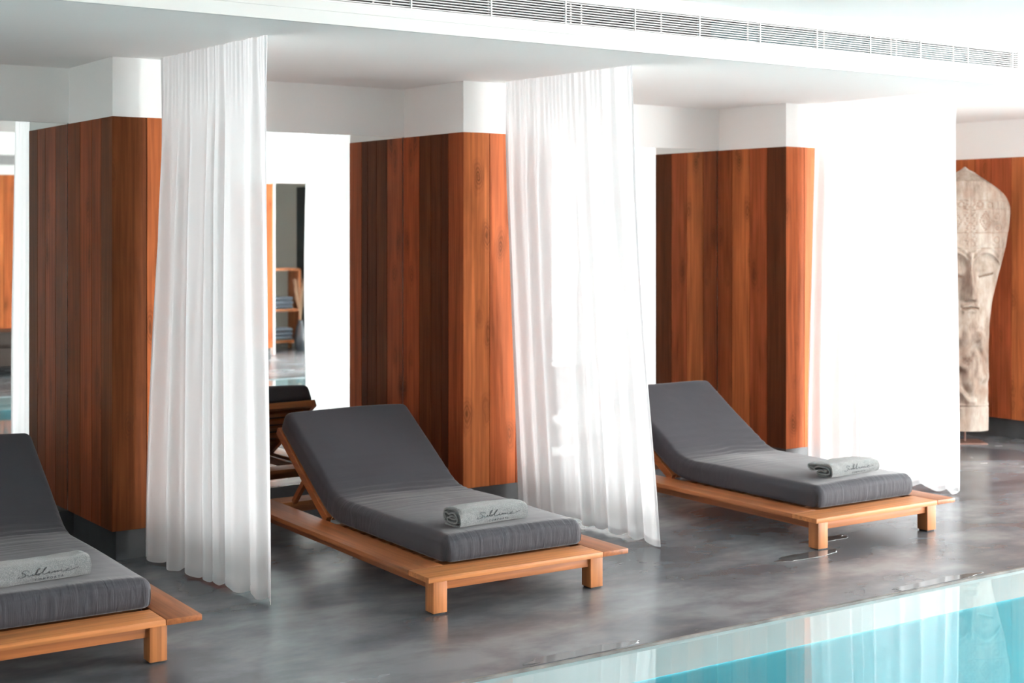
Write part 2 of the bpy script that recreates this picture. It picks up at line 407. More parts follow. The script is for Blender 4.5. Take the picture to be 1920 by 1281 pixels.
def carved():
    m, nt, out = newmat('weathered_carved_wood')
    p = N(nt, 'ShaderNodeBsdfPrincipled'); p.inputs['Roughness'].default_value = 0.8; p.inputs['Specular IOR Level'].default_value = 0.2
    tc = N(nt, 'ShaderNodeTexCoord')
    mp = N(nt, 'ShaderNodeMapping'); mp.inputs['Scale'].default_value = (6, 6, 2.2); L(nt, tc.outputs['Object'], mp.inputs['Vector'])
    n = N(nt, 'ShaderNodeTexNoise'); n.inputs['Scale'].default_value = 1.0; n.inputs['Detail'].default_value = 7; n.inputs['Roughness'].default_value = 0.65
    L(nt, mp.outputs[0], n.inputs['Vector'])
    r = N(nt, 'ShaderNodeValToRGB'); e = r.color_ramp.elements
    e[0].position = 0.33; e[0].color = (0.13, 0.08, 0.058, 1); e[1].position = 0.62; e[1].color = (0.44, 0.385, 0.335, 1)
    q = e.new(0.48); q.color = (0.31, 0.245, 0.20, 1)
    L(nt, n.outputs['Fac'], r.inputs[0])
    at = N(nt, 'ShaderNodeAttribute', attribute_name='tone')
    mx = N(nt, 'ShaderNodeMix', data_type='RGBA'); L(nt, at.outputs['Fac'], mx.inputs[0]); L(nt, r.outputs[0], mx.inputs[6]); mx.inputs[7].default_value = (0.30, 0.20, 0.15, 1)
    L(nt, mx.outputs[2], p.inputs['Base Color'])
    n2 = N(nt, 'ShaderNodeTexNoise'); n2.inputs['Scale'].default_value = 1.0; n2.inputs['Detail'].default_value = 3
    mp2 = N(nt, 'ShaderNodeMapping'); mp2.inputs['Scale'].default_value = (60, 60, 6); L(nt, tc.outputs['Object'], mp2.inputs['Vector']); L(nt, mp2.outputs[0], n2.inputs['Vector'])
    b = N(nt, 'ShaderNodeBump'); b.inputs['Strength'].default_value = 0.35; b.inputs['Distance'].default_value = 0.01
    L(nt, n2.outputs['Fac'], b.inputs['Height']); L(nt, b.outputs[0], p.inputs['Normal'])
    L(nt, p.outputs[0], out.inputs[0]); return m
M['carved'] = carved()

# ------------------------------------------------------------------ room measurements
YM = 7.455          # mirror plane
ZB, ZW, ZC, ZU = 0.145, 2.133, 2.418, 2.68     # cladding foot, cladding top, alcove ceiling, pool ceiling
YS = 5.24           # front face of the alcove ceiling
XL, XR = -3.0, 16.0
YF = -1.9           # far wall, behind the photographer
XE = 9.45           # clad end wall
PE = lambda x: 4.309 - 0.0229*(x - 2.78)      # pool edge line
PX0, PX1, PYF, ZWAT = -2.4, 13.0, 0.80, -0.011

W2 = (9.25, 12.1)      # far wall windows
W3 = (12.45, 12.87)
# floor: two decks and the strips at the ends of the pool
mb = MB()
def slab(pts, z0=-0.045, z1=0.0):
    n = len(pts)
    mb.poly([(x, y, z1) for x, y in pts]); mb.poly([(x, y, z0) for x, y in pts][::-1])
    for i in range(n):
        a, b = pts[i], pts[(i+1) % n]
        mb.poly([(a[0], a[1], z0), (b[0], b[1], z0), (b[0], b[1], z1), (a[0], a[1], z1)])
slab([(XL, PE(XL)), (XR, PE(XR)), (XR, YM+0.12), (XL, YM+0.12)])
slab([(XL, YF-0.12), (XR, YF-0.12), (XR, PYF), (XL, PYF)])
slab([(6.5, -4.2), (W2[0], -4.2), (W2[0], YF-0.12), (6.5, YF-0.12)])
slab([(XL, PYF), (PX0, PYF), (PX0, PE(PX0)), (XL, PE(XL))])
slab([(PX1, PYF), (XR, PYF), (XR, PE(XR)), (PX1, PE(PX1))])
struct('floor', mb, M['concrete'], 'polished grey cement deck around the indoor pool', merge=False)

# chipped arris along the deck edge, shadow line under the lip painted dark
mb = MB()
rows = []
n = 260
for i in range(n+1):
    x = PX0 + (PX1-PX0)*i/n
    w = 0.003 + 0.030*max(0, noise.noise(Vector((x*1.7, 3.1, 0))))**1.2 + 0.002*noise.noise(Vector((x*14, 1, 0)))
    y = PE(x)
    rows.append([(x, y - 0.006, -0.0105), (x, y - 0.006, 0.0008), (x, y + max(0.001, w), 0.0012)])
mb.grid(rows)
struct('trim_1', mb, M['edge'], 'worn edge of the cement deck along the pool, lip shadow painted dark', merge=False)

# wet patches left on the deck
def wet():
    m, nt, out = newmat('wet_cement')
    p = N(nt, 'ShaderNodeBsdfPrincipled'); p.inputs['Base Color'].default_value = (0.075, 0.078, 0.082, 1); p.inputs['Roughness'].default_value = 0.06
    L(nt, p.outputs[0], out.inputs[0]); return m
M['wet'] = wet()
def puddle(cx, cy, rx, ry, seed, label, clip_edge=False):
    pts = []
    for k in range(90):
        a = 2*PI*k/90
        r = 1 + 0.45*noise.noise(Vector((math.cos(a)*1.6+seed, math.sin(a)*1.6, seed))) + 0.12*noise.noise(Vector((math.cos(a)*6+seed, math.sin(a)*6, 3)))
        x, y = rx*r*math.cos(a), ry*r*math.sin(a)
        if clip_edge: y = max(y, PE(cx+x)+0.012-cy)
        pts.append((x, y))
    m = MB(); z = 0.0016
    m.poly([(x, y, z) for x, y in pts])
    for i in range(90):
        a, b = pts[i], pts[(i+1) % 90]; m.poly([(a[0]*1.004, a[1]*1.004, 0.0001), (b[0]*1.004, b[1]*1.004, 0.0001), (b[0], b[1], z), (a[0], a[1], z)])
    o = m.build('puddle', M['wet']); o.location = (cx, cy, 0); tag(o, label, 'puddle', 'puddles on the cement deck')
puddle(5.24, 5.00, 0.20, 0.05, 1.7, 'small puddle beside the front left leg of the rightmost lounger')
puddle(5.62, 5.20, 0.17, 0.035, 4.2, 'thin dark puddle under the foot of the rightmost lounger')
puddle(3.35, 4.335, 0.26, 0.045, 7.9, 'long puddle at the pool edge below the middle lounger', True)
puddle(5.35, 4.290, 0.28, 0.035, 12.4, 'long puddle at the pool edge below the rightmost lounger', True)

# pool shell, pale band at the waterline above teal sides
mb = MB()
def ring(z0, z1, o):
    c = [(PX0+o, PYF+o), (PX1-o, PYF+o), (PX1-o, PE(PX1)-o), (PX0+o, PE(PX0)-o)]
    for i in range(4):
        a, b = c[i], c[(i+1) % 4]
        mb.poly([(a[0], a[1], z0), (b[0], b[1], z0), (b[0], b[1], z1), (a[0], a[1], z1)])
    return c
pool = empty('swimming_pool', (3.4, 2.5, -1.3)); tag(pool, 'indoor swimming pool with teal sides and still water beside the cement deck', 'pool')
def shift(o): o.matrix_parent_inverse = Matrix.Translation((-3.4, -2.5, 1.3)); return o
c = ring(-0.135, -0.007, 0.004)
# small return under the band
ci = [(PX0, PYF), (PX1, PYF), (PX1, PE(PX1)), (PX0, PE(PX0))]
shift(mb.build('waterline_band', M['lip'], pool))
mb = MB(); c = ring(-1.3, -0.135, 0.0); mb.poly([(x, y, -1.3) for x, y in c])
shift(mb.build('basin', M['tiles'], pool))
mb = MB(); mb.poly([(PX0+0.003, PYF+0.003, ZWAT), (PX1-0.003, PYF+0.003, ZWAT), (PX1-0.003, PE(PX1)-0.003, ZWAT), (PX0+0.003, PE(PX0)-0.003, ZWAT)])
shift(mb.build('water_surface', M['water'], pool))

# ceilings
mb = MB()
mb.box(XL, XR, YS, YM+0.1, ZC, ZC+0.06)
mb.box(XL, XR, YS+0.20, YM+0.1, ZC+0.06, ZC+0.5)
mb.box(XL, XR, YF-0.1, YS, ZU, ZU+0.2)
struct('ceiling', mb, M['ceilpaint'], 'white ceiling, lower over the lounger alcoves', merge=False)

# fascia with the vent slot: strips round the opening
VX0, VX1, VZ0, VZ1 = -2.2, 7.235, 2.508, 2.622
mb = MB()
FY0, FY1 = YS-0.022, YS-0.0005
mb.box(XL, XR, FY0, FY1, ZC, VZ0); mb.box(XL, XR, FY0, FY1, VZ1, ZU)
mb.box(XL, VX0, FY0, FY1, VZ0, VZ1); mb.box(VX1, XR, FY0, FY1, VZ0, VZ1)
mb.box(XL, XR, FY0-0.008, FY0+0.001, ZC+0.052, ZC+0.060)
struct('trim_2', mb, M['fascia'], 'white fascia where the alcove ceiling steps up to the pool ceiling', merge=False)

def vent(name, x0, x1, y, z0, z1, sgn, label, teal_from=None, posts=None, back_posts=None, slats=10, depth=0.15):
    r = empty(name, (x0, y, z0)); tag(r, label, 'air vent')
    def fix(o): o.matrix_parent_inverse = Matrix.Translation((-x0, -y, -z0)); return o
    m = MB()
    m.box(x0, x1, y-0.004*sgn, y+0.018*sgn, z0-0.001, z0+0.006); m.box(x0, x1, y-0.004*sgn, y+0.018*sgn, z1-0.006, z1+0.001)
    m.box(x0-0.001, x0+0.006, y-0.004*sgn, y+0.018*sgn, z0, z1); m.box(x1-0.006, x1+0.001, y-0.004*sgn, y+0.018*sgn, z0, z1)
    fix(m.build('vent_frame', M['ventwhite'], r, merge=False))
    m = MB(); p = (z1-z0)/slats
    for i in range(1, slats):
        z = z0 + p*i; m.box(x0, x1, y, y+0.016*sgn, z-0.0022, z+0.0022)
    fix(m.build('louvre_blades', M['ventwhite'], r, merge=False))
    for x in posts or []:
        m = MB(); m.box(x-0.0035, x+0.0035, y-0.003*sgn, y+0.012*sgn, z0, z1); fix(m.build('divider', M['ventwhite'], r))
    for x in back_posts or []:
        m = MB(); m.box(x-0.004, x+0.004, y+0.0165*sgn, y+0.0205*sgn, z0, z1); fix(m.build('back_divider', M['ventwhite'], r))
    if teal_from is None: teal_from = x1
    q = depth*sgn
    # the duct behind the louvres: floor, roof, ends and back, the pool's reflection painted teal on it
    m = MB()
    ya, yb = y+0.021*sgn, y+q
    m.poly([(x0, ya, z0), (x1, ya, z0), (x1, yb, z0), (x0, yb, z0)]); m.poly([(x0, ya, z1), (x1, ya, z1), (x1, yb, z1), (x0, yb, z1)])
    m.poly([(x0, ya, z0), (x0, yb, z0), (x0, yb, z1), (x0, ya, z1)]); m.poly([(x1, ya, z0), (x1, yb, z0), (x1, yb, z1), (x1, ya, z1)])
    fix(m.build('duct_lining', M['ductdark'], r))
    m = MB(); m.box(x0, min(teal_from, x1), yb-0.001, yb, z0, z1); fix(m.build('duct_back', M['ductdark'], r))
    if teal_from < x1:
        m = MB(); m.box(teal_from, x1, yb-0.001, yb, z0, z1); o = fix(m.build('duct_back', M['ductreflection'], r)); o['label'] = 'blue green duct back with the pool reflection painted in'
    return r
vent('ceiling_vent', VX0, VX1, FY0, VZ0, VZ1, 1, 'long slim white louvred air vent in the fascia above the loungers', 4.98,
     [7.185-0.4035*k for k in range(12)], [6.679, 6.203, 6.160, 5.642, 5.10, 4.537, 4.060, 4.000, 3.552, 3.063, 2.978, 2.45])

# back wall, plaster above the mirrors, dark cement under them
mb = MB(); mb.box(XL, XR, YM-0.012, YM+0.1, 2.137, ZC)
struct('wall_back', mb, M['plaster'], 'white plaster wall above the mirrors')
mb = MB(); mb.box(XL, XR, YM-0.004, YM+0.1, 0, ZB-0.002)
struct('baseboard_back', mb, M['plinth'], 'dark cement plinth under the mirrors')
mb = MB(); mb.box(XL, XR, YM+0.02, YM+0.1, ZB-0.002, 2.137)
struct('wall_rear', mb, M['plaster'], 'wall behind the mirrors')

# side walls
mb = MB(); mb.box(XL-0.1, XL, YF-0.12, YM+0.1, 0, ZU)
struct('wall_left', mb, M['plaster'], 'white plaster wall at the left end')

# ------------------------------------------------------------------ pilasters
def planks(m, axis, a, edges, fixed0, fixed1, z0, z1, tones):
    """vertical boards between consecutive edges; axis 'x' boards run along x"""
    for (e0, e1), t in zip(zip(edges, edges[1:]), tones):
        lo, hi = min(e0, e1), max(e0, e1)
        if axis == 'x': m.box(lo+0.002, hi-0.002, fixed0, fixed1, z0, z1, 0.0015, tone=t)
        else: m.box(fixed0, fixed1, lo+0.002, hi-0.002, z0, z1, 0.0015, tone=t)

def pilaster(x0, x1, label, side_edges, side_tones, front_edges, front_tones, rt=0.5):
    r = empty('clad_pilaster', ((x0+x1)/2, YM, 0)); tag(r, label, 'pilaster', 'timber clad pilasters between the loungers')
    def fix(o): o.matrix_parent_inverse = Matrix.Translation((-(x0+x1)/2, -YM, 0)); return o
    t = 0.018
    m = MB()
    planks(m, 'y', 0, side_edges, x0, x0+t, ZB, ZW, side_tones)
    planks(m, 'x', 0, front_edges, 6.8, 6.8+t, ZB, ZW, front_tones)
    planks(m, 'y', 0, [6.8+t, 6.98, 7.14, 7.30, YM-0.001], x1-t, x1, ZB, ZW, [0.5, 0.8, 0.3, 0.6])
    fix(m.build('cladding', M['cladding'], r, merge=False))
    m = MB(); m.box(x0+t-0.002, x1-t+0.002, 6.8+t-0.003, YM-0.001, ZB+0.001, ZW-0.004); fix(m.build('core', M['plinth'], r))
    m = MB(); m.box(x0+0.03, x1-0.03, 6.83, YM-0.005, 0, ZB); fix(m.build('plinth', M['plinth'], r))
    m = MB(); m.box(x0+0.003, x1-0.003, 6.803, YM-0.013, ZW, ZC); fix(m.build('plaster_head', M['plaster'], r))
    return r
W = 0.62
pilaster(2.440, 2.440+W, 'timber clad pilaster behind the leftmost curtain, darkest of the three',
         [6.8, 6.955, 7.09, 7.26, YM-0.001], [0.30, 0.40, 0.46, 0.36], [2.440+0.0, 2.612, 2.80, 2.95, 2.440+W], [0.30, 0.85, 0.5, 0.6])
pilaster(4.442, 4.442+W, 'timber clad pilaster behind the middle lounger, two boards showing on its front',
         [6.8, 6.955, 7.03, 7.14, 7.27, YM-0.001], [0.50, 0.08, 0.16, 0.22, 0.55], [4.442, 4.620, 4.80, 4.93, 4.442+W], [0.95, 0.72, 0.5, 0.6])
pilaster(6.971, 6.971+W, 'timber clad pilaster behind the rightmost lounger, brightest of the three',
         [6.8, 6.975, 7.14, 7.31, YM-0.001], [0.12, 0.50, 0.92, 0.42], [6.971, 7.140, 7.30, 7.45, 6.971+W], [0.72, 0.80, 0.5, 0.6])

# mirrors between them
def wall_mirror(x0, x1, label):
    m = MB(); m.box(x0, x1, YM, YM+0.006, ZB, 2.137)
    o = m.build('wall_mirror', M['mirror']); tag(o, label, 'mirror', 'tall mirrors between the pilasters'); return o
wall_mirror(XL, 2.440-0.001, 'tall frameless mirror left of the leftmost pilaster')
wall_mirror(2.440+W, 4.441, 'tall frameless mirror behind the middle lounger')
wall_mirror(4.442+W, 6.970, 'tall frameless mirror behind the rightmost lounger')
wall_mirror(6.971+W, XE-0.01, 'tall frameless mirror right of the brightest pilaster, behind the curtain')

# clad end wall
EY0 = 5.9
mb = MB()
ys = [EY0]
while ys[-1] < YM-0.2: ys.append(ys[-1]+random.choice((0.15, 0.17, 0.18, 0.135)))
ys.append(YM-0.001)
# boards seen by the statue
planks(mb, 'y', 0, ys, XE, XE+0.018, ZB, ZW, [random.choice((0.78, 0.6, 0.9, 0.7, 0.85, 0.66)) for _ in ys])
planks(mb, 'x', 0, [XE+0.018, XE+0.2, XE+0.38], EY0, EY0+0.018, ZB, ZW, [0.7, 0.85])
endw = empty('clad_wall_block', (XE+0.2, EY0, 0)); tag(endw, 'orange red timber clad end wall behind the carved statue', 'clad wall')
def fixe(o): o.matrix_parent_inverse = Matrix.Translation((-(XE+0.2), -EY0, 0)); return o
fixe(mb.build('cladding', M['cladding'], endw, merge=False))
mb = MB(); mb.box(XE+0.016, XE+0.38, EY0+0.016, YM-0.001, ZB, ZW-0.004); fixe(mb.build('core', M['plinth'], endw))
mb = MB(); mb.box(XE+0.03, XE+0.38, EY0+0.03, YM-0.005, 0, ZB); fixe(mb.build('plinth', M['plinth'], endw))
mb = MB(); mb.box(XE+0.003, XE+0.38, EY0+0.003, YM-0.013, ZW, ZC); fixe(mb.build('plaster_head', M['plaster'], endw))

# ------------------------------------------------------------------ far side of the room (seen in the mirrors)
DX0, DX1, DZ = 8.136, 8.98, 2.166
mb = MB()
mb.box(XL, DX0, YF-0.12, YF, 0, ZU); mb.box(DX0, DX1, YF-0.12, YF, DZ, ZU)
mb.box(DX1, W2[0], YF-0.12, YF, 0, ZU); mb.box(W2[0], W2[1], YF-0.12, YF, 2.5, ZU); mb.box(W2[1], W3[0], YF-0.12, YF, 0, ZU)
mb.box(W3[0], W3[1], YF-0.12, YF, 2.5, ZU); mb.box(W3[0], W3[1], YF-0.12, YF, 0, 0.25); mb.box(W3[1], XR, YF-0.12, YF, 0, ZU)
struct('wall_far', mb, M['plaster'], 'white wall across the pool, seen in the mirrors', merge=False)
# store room behind the doorway
mb = MB(); mb.box(6.6, W2[0], -4.3, -4.2, 0, 2.6)
mb.box(6.5, 6.6, -4.2, YF-0.12, 0, 2.6); mb.box(W2[0]-0.1, W2[0], -4.2, YF-0.12, 0, 2.6); mb.box(6.5, W2[0], -4.3, YF-0.12, 2.6, 2.7)
struct('wall_store', mb, M['greywall'], 'grey walls of the dim store room through the doorway', merge=False)
mb = MB(); mb.box(DX1-0.045, DX1-0.005, YF-0.98, YF-0.125, 0.005, DZ-0.02)
struct('door_1', mb, M['blackdoor'], 'black door leaf standing open in the far doorway')
mb = MB()
mb.box(DX0-0.03, DX0, YF, YF+0.02, 0, DZ+0.03); mb.box(DX1, DX1+0.03, YF, YF+0.02, 0, DZ+0.03); mb.box(DX0, DX1, YF, YF+0.02, DZ, DZ+0.03)
struct('trim_3', mb, M['frame'], 'pale frame round the far doorway', merge=False)
# clad pilaster across the pool
def farclad(x0, x1, y1, label, t0, tones, top=ZW):
    r = empty('clad_pilaster', ((x0+x1)/2, YF, 0)); tag(r, label, 'pilaster')
    def fix(o): o.matrix_parent_inverse = Matrix.Translation((-(x0+x1)/2, -YF, 0)); return o
    m = MB(); k = max(1, round((x1-x0)/0.17)); ed = [x0+(x1-x0)*i/k for i in range(k+1)]
    planks(m, 'x', 0, ed, y1-0.018, y1, ZB, top, [random.choice(tones) for _ in range(k)])
    if y1-YF > 0.1:
        for xa in (x0, x1-0.018): planks(m, 'y', 0, [YF+0.001, YF+0.2, YF+0.4, y1-0.018], xa, xa+0.018, ZB, top, [0.8, 0.6, 0.9])
    fix(m.build('cladding', M['cladding'], r, merge=False))
    m = MB(); m.box(x0+0.017, x1-0.017, YF+0.001, y1-0.0175, ZB, top-0.004); fix(m.build('core', M['plinth'], r))
    m = MB(); m.box(x0+0.02, x1-0.02, YF+0.001, y1-0.02, 0, ZB); fix(m.build('plinth', M['plinth'], r))
    return r
farclad(6.95, 7.776, -1.2, 'orange timber clad pilaster across the pool, seen in the middle mirror', 0, (0.8, 0.95))
farclad(2.6, 5.1, YF+0.04, 'orange timber panelling across the pool, seen in the left mirror', 0, (0.8, 0.65, 0.95), 2.197)
vent('ceiling_vent', -2.0, 5.0, YF, 2.306, 2.427, 1 if False else -1, 'slim louvred air vent high on the far wall, seen in the left mirror', None, [5.0-0.4*k for k in range(1, 17)], None, 10, 0.026)
for o in [x for x in bpy.data.objects if x.name.startswith('ceiling_vent')][1:]:
    o.location.y = YF + 0.03

# shelf of towels in the store room
sh = empty('towel_shelf', (8.05, -2.75, 0)); tag(sh, 'wooden shelf unit in the dim far doorway, seen in the middle mirror', 'shelf')
def part(mb_, name, mat, par): return mb_.build(name, mat, par, merge=False)
sx0, sx1, sd = -0.42, 0.72, 0.32
for xx in (sx0, 0.15, sx1-0.03):
    m = MB(); m.box(xx, xx+0.035, 0, sd, 0.09, 1.07, 0.003, tone=0.6); part(m, 'upright', M['shelfwood'], sh)
for zz in (0.09, 0.50, 1.035):
    m = MB(); m.box(sx0, sx1+0.005, 0, sd, zz, zz+0.035, 0.003, tone=0.7); part(m, 'shelf_board', M['shelfwood'], sh)
for xx in (sx0+0.01, sx1-0.04):
    for ya in (0.02, sd-0.06):
        m = MB(); m.box(xx, xx+0.04, ya, ya+0.04, 0, 0.09); part(m, 'foot', M['shelfwood'], sh)
def folded(name, x, y, z, w, d, h, mat):
    m = MB(); rows = []
    sec = []
    for k in range(24):
        a = 2*PI*k/24
        ca, sa = math.cos(a), math.sin(a)
        sec.append((math.copysign(abs(ca)**0.4, ca)*d/2, math.copysign(abs(sa)**0.6, sa)*h/2))
    for i in range(9):
        u = i/8; s = 1 - 0.06*abs(2*u-1)**6
        rows.append([(x - w/2 + w*u, y + p[0]*s, z + h/2 + p[1]*s*(1+0.02*math.sin(9*u))) for p in sec])
    m.grid(rows, closed_u=True); m.poly(rows[0]); m.poly(rows[-1][::-1])
    return m.build(name, mat, smooth=True, angle=60)
for base, nm in ((0.535, 'upper'), (0.125, 'lower')):
    for col in range(2):
        for k in range(3):
            h = 0.052
            o = folded('folded_towel', 8.05+(0.42 if col else -0.12)+random.uniform(-.005, .005), -2.58, base + k*(h+0.0015), 0.42 if not col else 0.40, 0.26, h, M['bluetowel'])
            pos = ('bottom', 'middle', 'top')[k]
            tag(o, f'folded blue grey towel, {pos} of the {"right" if col else "left"} stack on the {nm} far shelf', 'towel', 'folded towels on the far shelf')
# vase of dry twigs beside the shelf
vz = empty('twig_vase', (8.66, -2.22, 0)); tag(vz, 'tall dark vase of pale dry twigs beside the towel shelf in the doorway', 'vase')
m = MB(); rows = [[(r*math.cos(a), r*math.sin(a), z) for a in [2*PI*k/20 for k in range(20)]] for z, r in ((0, .05), (.02, .07), (.15, .085), (.3, .06), (.37, .035), (.4, .042), (.37, .03), (.3, .03))]
m.grid(rows, closed_u=True); m.poly(rows[0]); m.build('vessel', M['vase'], vz, smooth=True)
m = MB()
for k in range(26):
    a = random.uniform(0, 2*PI); s = random.uniform(0.02, 0.13); h = random.uniform(.3, .55)
    if math.cos(a)*s > 0.08: s *= 0.5
    m.tube(catmull([(0, 0, .31), (math.cos(a)*s*.3, math.sin(a)*s*.3, .4+h*.4), (math.cos(a)*s, math.sin(a)*s, .4+h)], 4), 0.003, 4)
m.build('twigs', M['twig'], vz)
# low dark bench across the pool
bn = empty('upholstered_bench', (4.3, -1.45, 0)); tag(bn, 'low dark brown bench against the far panelling, seen in the left mirror', 'bench')
m = MB(); m.box(-0.9, 0.9, -0.28, 0.28, 0.3, 0.47, 0.03); m.build('seat', M['dark_leather'], bn)
m = MB(); m.box(-0.88, 0.88, -0.26, 0.26, 0.09, 0.299, 0.004); m.build('base', M['dark_leather'], bn)
for sx in (-0.8, 0.8):
    for sy in (-0.2, 0.2):
        m = MB(); m.box(sx-0.03, sx+0.03, sy-0.03, sy+0.03, 0, 0.09); m.build('leg', M['pad'], bn)

# ------------------------------------------------------------------ windows (daylight)
def window(name, axis, a0, a1, z0, z1, pos, nm, label):
    r = MB(); t = 0.05
    ed = [a0 + (a1-a0)*i/nm for i in range(nm+1)]
    def b(p0, p1, q0, q1, d0, d1):
        if axis == 'y': r.box(d0, d1, p0, p1, q0, q1)
        else: r.box(p0, p1, d0, d1, q0, q1)
    for e in ed: b(max(a0, e-t/2), min(a1, e+t/2), z0, z1, pos, pos+0.06)
    b(a0, a1, z0, z0+t, pos, pos+0.06); b(a0, a1, z1-t, z1, pos, pos+0.06)
    o = struct(name, r, M['frame'], label, merge=False)
    g = MB()
    if axis == 'y': g.poly([(pos+0.03, a0, z0), (pos+0.03, a1, z0), (pos+0.03, a1, z1), (pos+0.03, a0, z1)])
    else: g.poly([(a0, pos+0.03, z0), (a1, pos+0.03, z0), (a1, pos+0.03, z1), (a0, pos+0.03, z1)])
    gp = g.build('pane', M['glass'], o)
    return o
window('window_1', 'y', YF, YM, 0.0, 2.62, XR, 7, 'floor to ceiling glazing at the right end of the pool hall')
mb = MB(); mb.box(XR, XR+0.1, YF-0.12, YM+0.1, 2.62, ZU); struct('wall_right', mb, M['plaster'], 'white lintel over the end glazing')
window('window_3', 'x', W3[0], W3[1], 0.25, 2.5, YF-0.09, 1, 'narrow window in the far wall')
window('window_2', 'x', W2[0], W2[1], 0.0, 2.5, YF-0.09, 3, 'tall glazing in the far wall by the corner')
mb = MB(); mb.box(XR+0.1, XR+9, -12, 18, -0.1, -0.04); mb.box(W2[0]+0.05, XR+0.1, -12, -2.1, -0.1, -0.04)
struct('trim_4', mb, M['outside'], 'pale stone terrace outside the glazing', merge=False)

def portal(loc, rot, sx, sy):
    l = bpy.data.lights.new('window_portal', 'AREA'); l.shape = 'RECTANGLE'; l.size = sx; l.size_y = sy
    l.cycles.is_portal = True
    o = bpy.data.objects.new('window_portal', l); COL.objects.link(o); o.location = loc; o.rotation_euler = rot
    return o
portal((XR+0.12, (YF+YM)/2, 1.31), (0, PI/2, 0), 2.62, YM-YF)
portal(((W3[0]+W3[1])/2, YF-0.14, 1.37), (PI/2, 0, 0), W3[1]-W3[0], 2.25)
portal(((W2[0]+W2[1])/2, YF-0.14, 1.25), (PI/2, 0, 0), W2[1]-W2[0], 2.5)

# ------------------------------------------------------------------ loungers
TH = 0.113
def bottom_path():
    """centre line of the mattress underside in (y, z) from foot to head"""
    ang = math.radians(32.5); pts = []
    y0, z0 = 0.150, 0.166
    yh = 1.13
    n = 26
    for i in range(n): pts.append((y0 + (yh-y0)*i/n, z0))
    R_ = 0.42
    m = 16
    for i in range(m+1):
        a = ang*i/m
        pts.append((yh + R_*math.sin(a), z0 + R_*(1-math.cos(a))))
    ye, ze = pts[-1]; Lb = 0.60
    for i in range(1, 19):
        pts.append((ye + Lb*math.cos(ang)*i/18, ze + Lb*math.sin(ang)*i/18))
    return pts
BP = bottom_path()
cum = [0.0]
for a, b in zip(BP, BP[1:]): cum.append(cum[-1] + math.hypot(b[0]-a[0], b[1]-a[1]))
LT = cum[-1]
def on_path(s, h):
    s_ = max(0, min(LT, s))
    for i in range(len(cum)-1):
        if s_ <= cum[i+1] + 1e-9: break
    t = (s_-cum[i])/(cum[i+1]-cum[i])
    a, b = BP[i], BP[i+1]
    # smooth tangent
    def tan(k):
        p, q = BP[max(k-1, 0)], BP[min(k+1, len(BP)-1)]; l = math.hypot(q[0]-p[0], q[1]-p[1]); return ((q[0]-p[0])/l, (q[1]-p[1])/l)
    ta, tb = tan(i), tan(i+1); tx, tz = ta[0]*(1-t)+tb[0]*t, ta[1]*(1-t)+tb[1]*t
    l = math.hypot(tx, tz); tx /= l; tz /= l
    y = a[0]+(b[0]-a[0])*t; z = a[1]+(b[1]-a[1])*t
    ex = s - s_
    return (y + tx*ex - tz*h, z + tz*ex + tx*h)

def mattress_mesh(x0, x1, seed):
    m = MB()
    nx, ns, nh = 34, 96, 8
    r = 0.038
    def P(u, s, h):
        # round the box
        px, ps, ph = x0 + (x1-x0)*u, LT*s, TH*h
        c = Vector((min(max(px, x0+r), x1-r), min(max(ps, r), LT-r), min(max(ph, r*0.6), TH-r)))
        d = Vector((px, ps, ph)) - c
        if d.length > 1e-9:
            l = max(abs(d.x), abs(d.y), abs(d.z)); d = d.normalized()*min(l, r) if l <= r else d.normalized()*r
        q = c + d
        # plump crown and slack
        e = min(u, 1-u)*2; crown = 0.008*(1-(1-e)**3) if h > 0.5 else 0
        nn = noise.noise(Vector((q.x*3+seed, q.y*3, 0.3)))*0.006*(1 if h > 0.5 else 0)
        bend = math.exp(-((q.y-1.12)/0.22)**2)
        wr = 0.0035*bend*math.sin(q.y*95 + 3.2*noise.noise(Vector((q.x*5+seed, q.y*2, 1))) + 2*q.x)*(1 if h > 0.5 else 0) * (0.5+noise.noise(Vector((q.x*4, q.y*6+seed, 4))))
        foot = math.exp(-(q.y/0.05)**2)
        gath = 0.0028*foot*math.sin(q.x*150 + 5*noise.noise(Vector((q.x*9+seed, q.z*14, 2))))*sstep(0.1, 0.4, h)*(0.4+noise.noise(Vector((q.x*6+seed, 7, 2))))
        y, z = on_path(q.y - gath*1.2 - 0.010*math.sin(PI*min(1, max(0, h)))*foot, q.z + crown + nn + wr)
        if z < 0.1655: z = 0.1655
        return (q.x, y, z)
    # snap parameters denser near the edges
    def par(n, ln):
        e = r/ln; k = 5
        a = [e*i/k for i in range(k)] ; mid = [e + (1-2*e)*i/(n) for i in range(n+1)]; b = [1-e+e*i/k for i in range(1, k+1)]
        return a + mid + b
    U = par(nx, x1-x0); S = par(ns, LT); H = [0, .1, .2, .3, .45, .6, .7, .76, .82, .88, .94, 1]
    m.grid([[P(u, s, 1) for u in U] for s in S]); m.grid([[P(u, s, 0) for u in U] for s in S], flip=True)
    m.grid([[P(0, s, h) for h in H] for s in S]); m.grid([[P(1, s, h) for h in H] for s in S], flip=True)
    m.grid([[P(u, 0, h) for h in H] for u in U]); m.grid([[P(u, 1, h) for h in H] for u in U], flip=True)
    return m, P

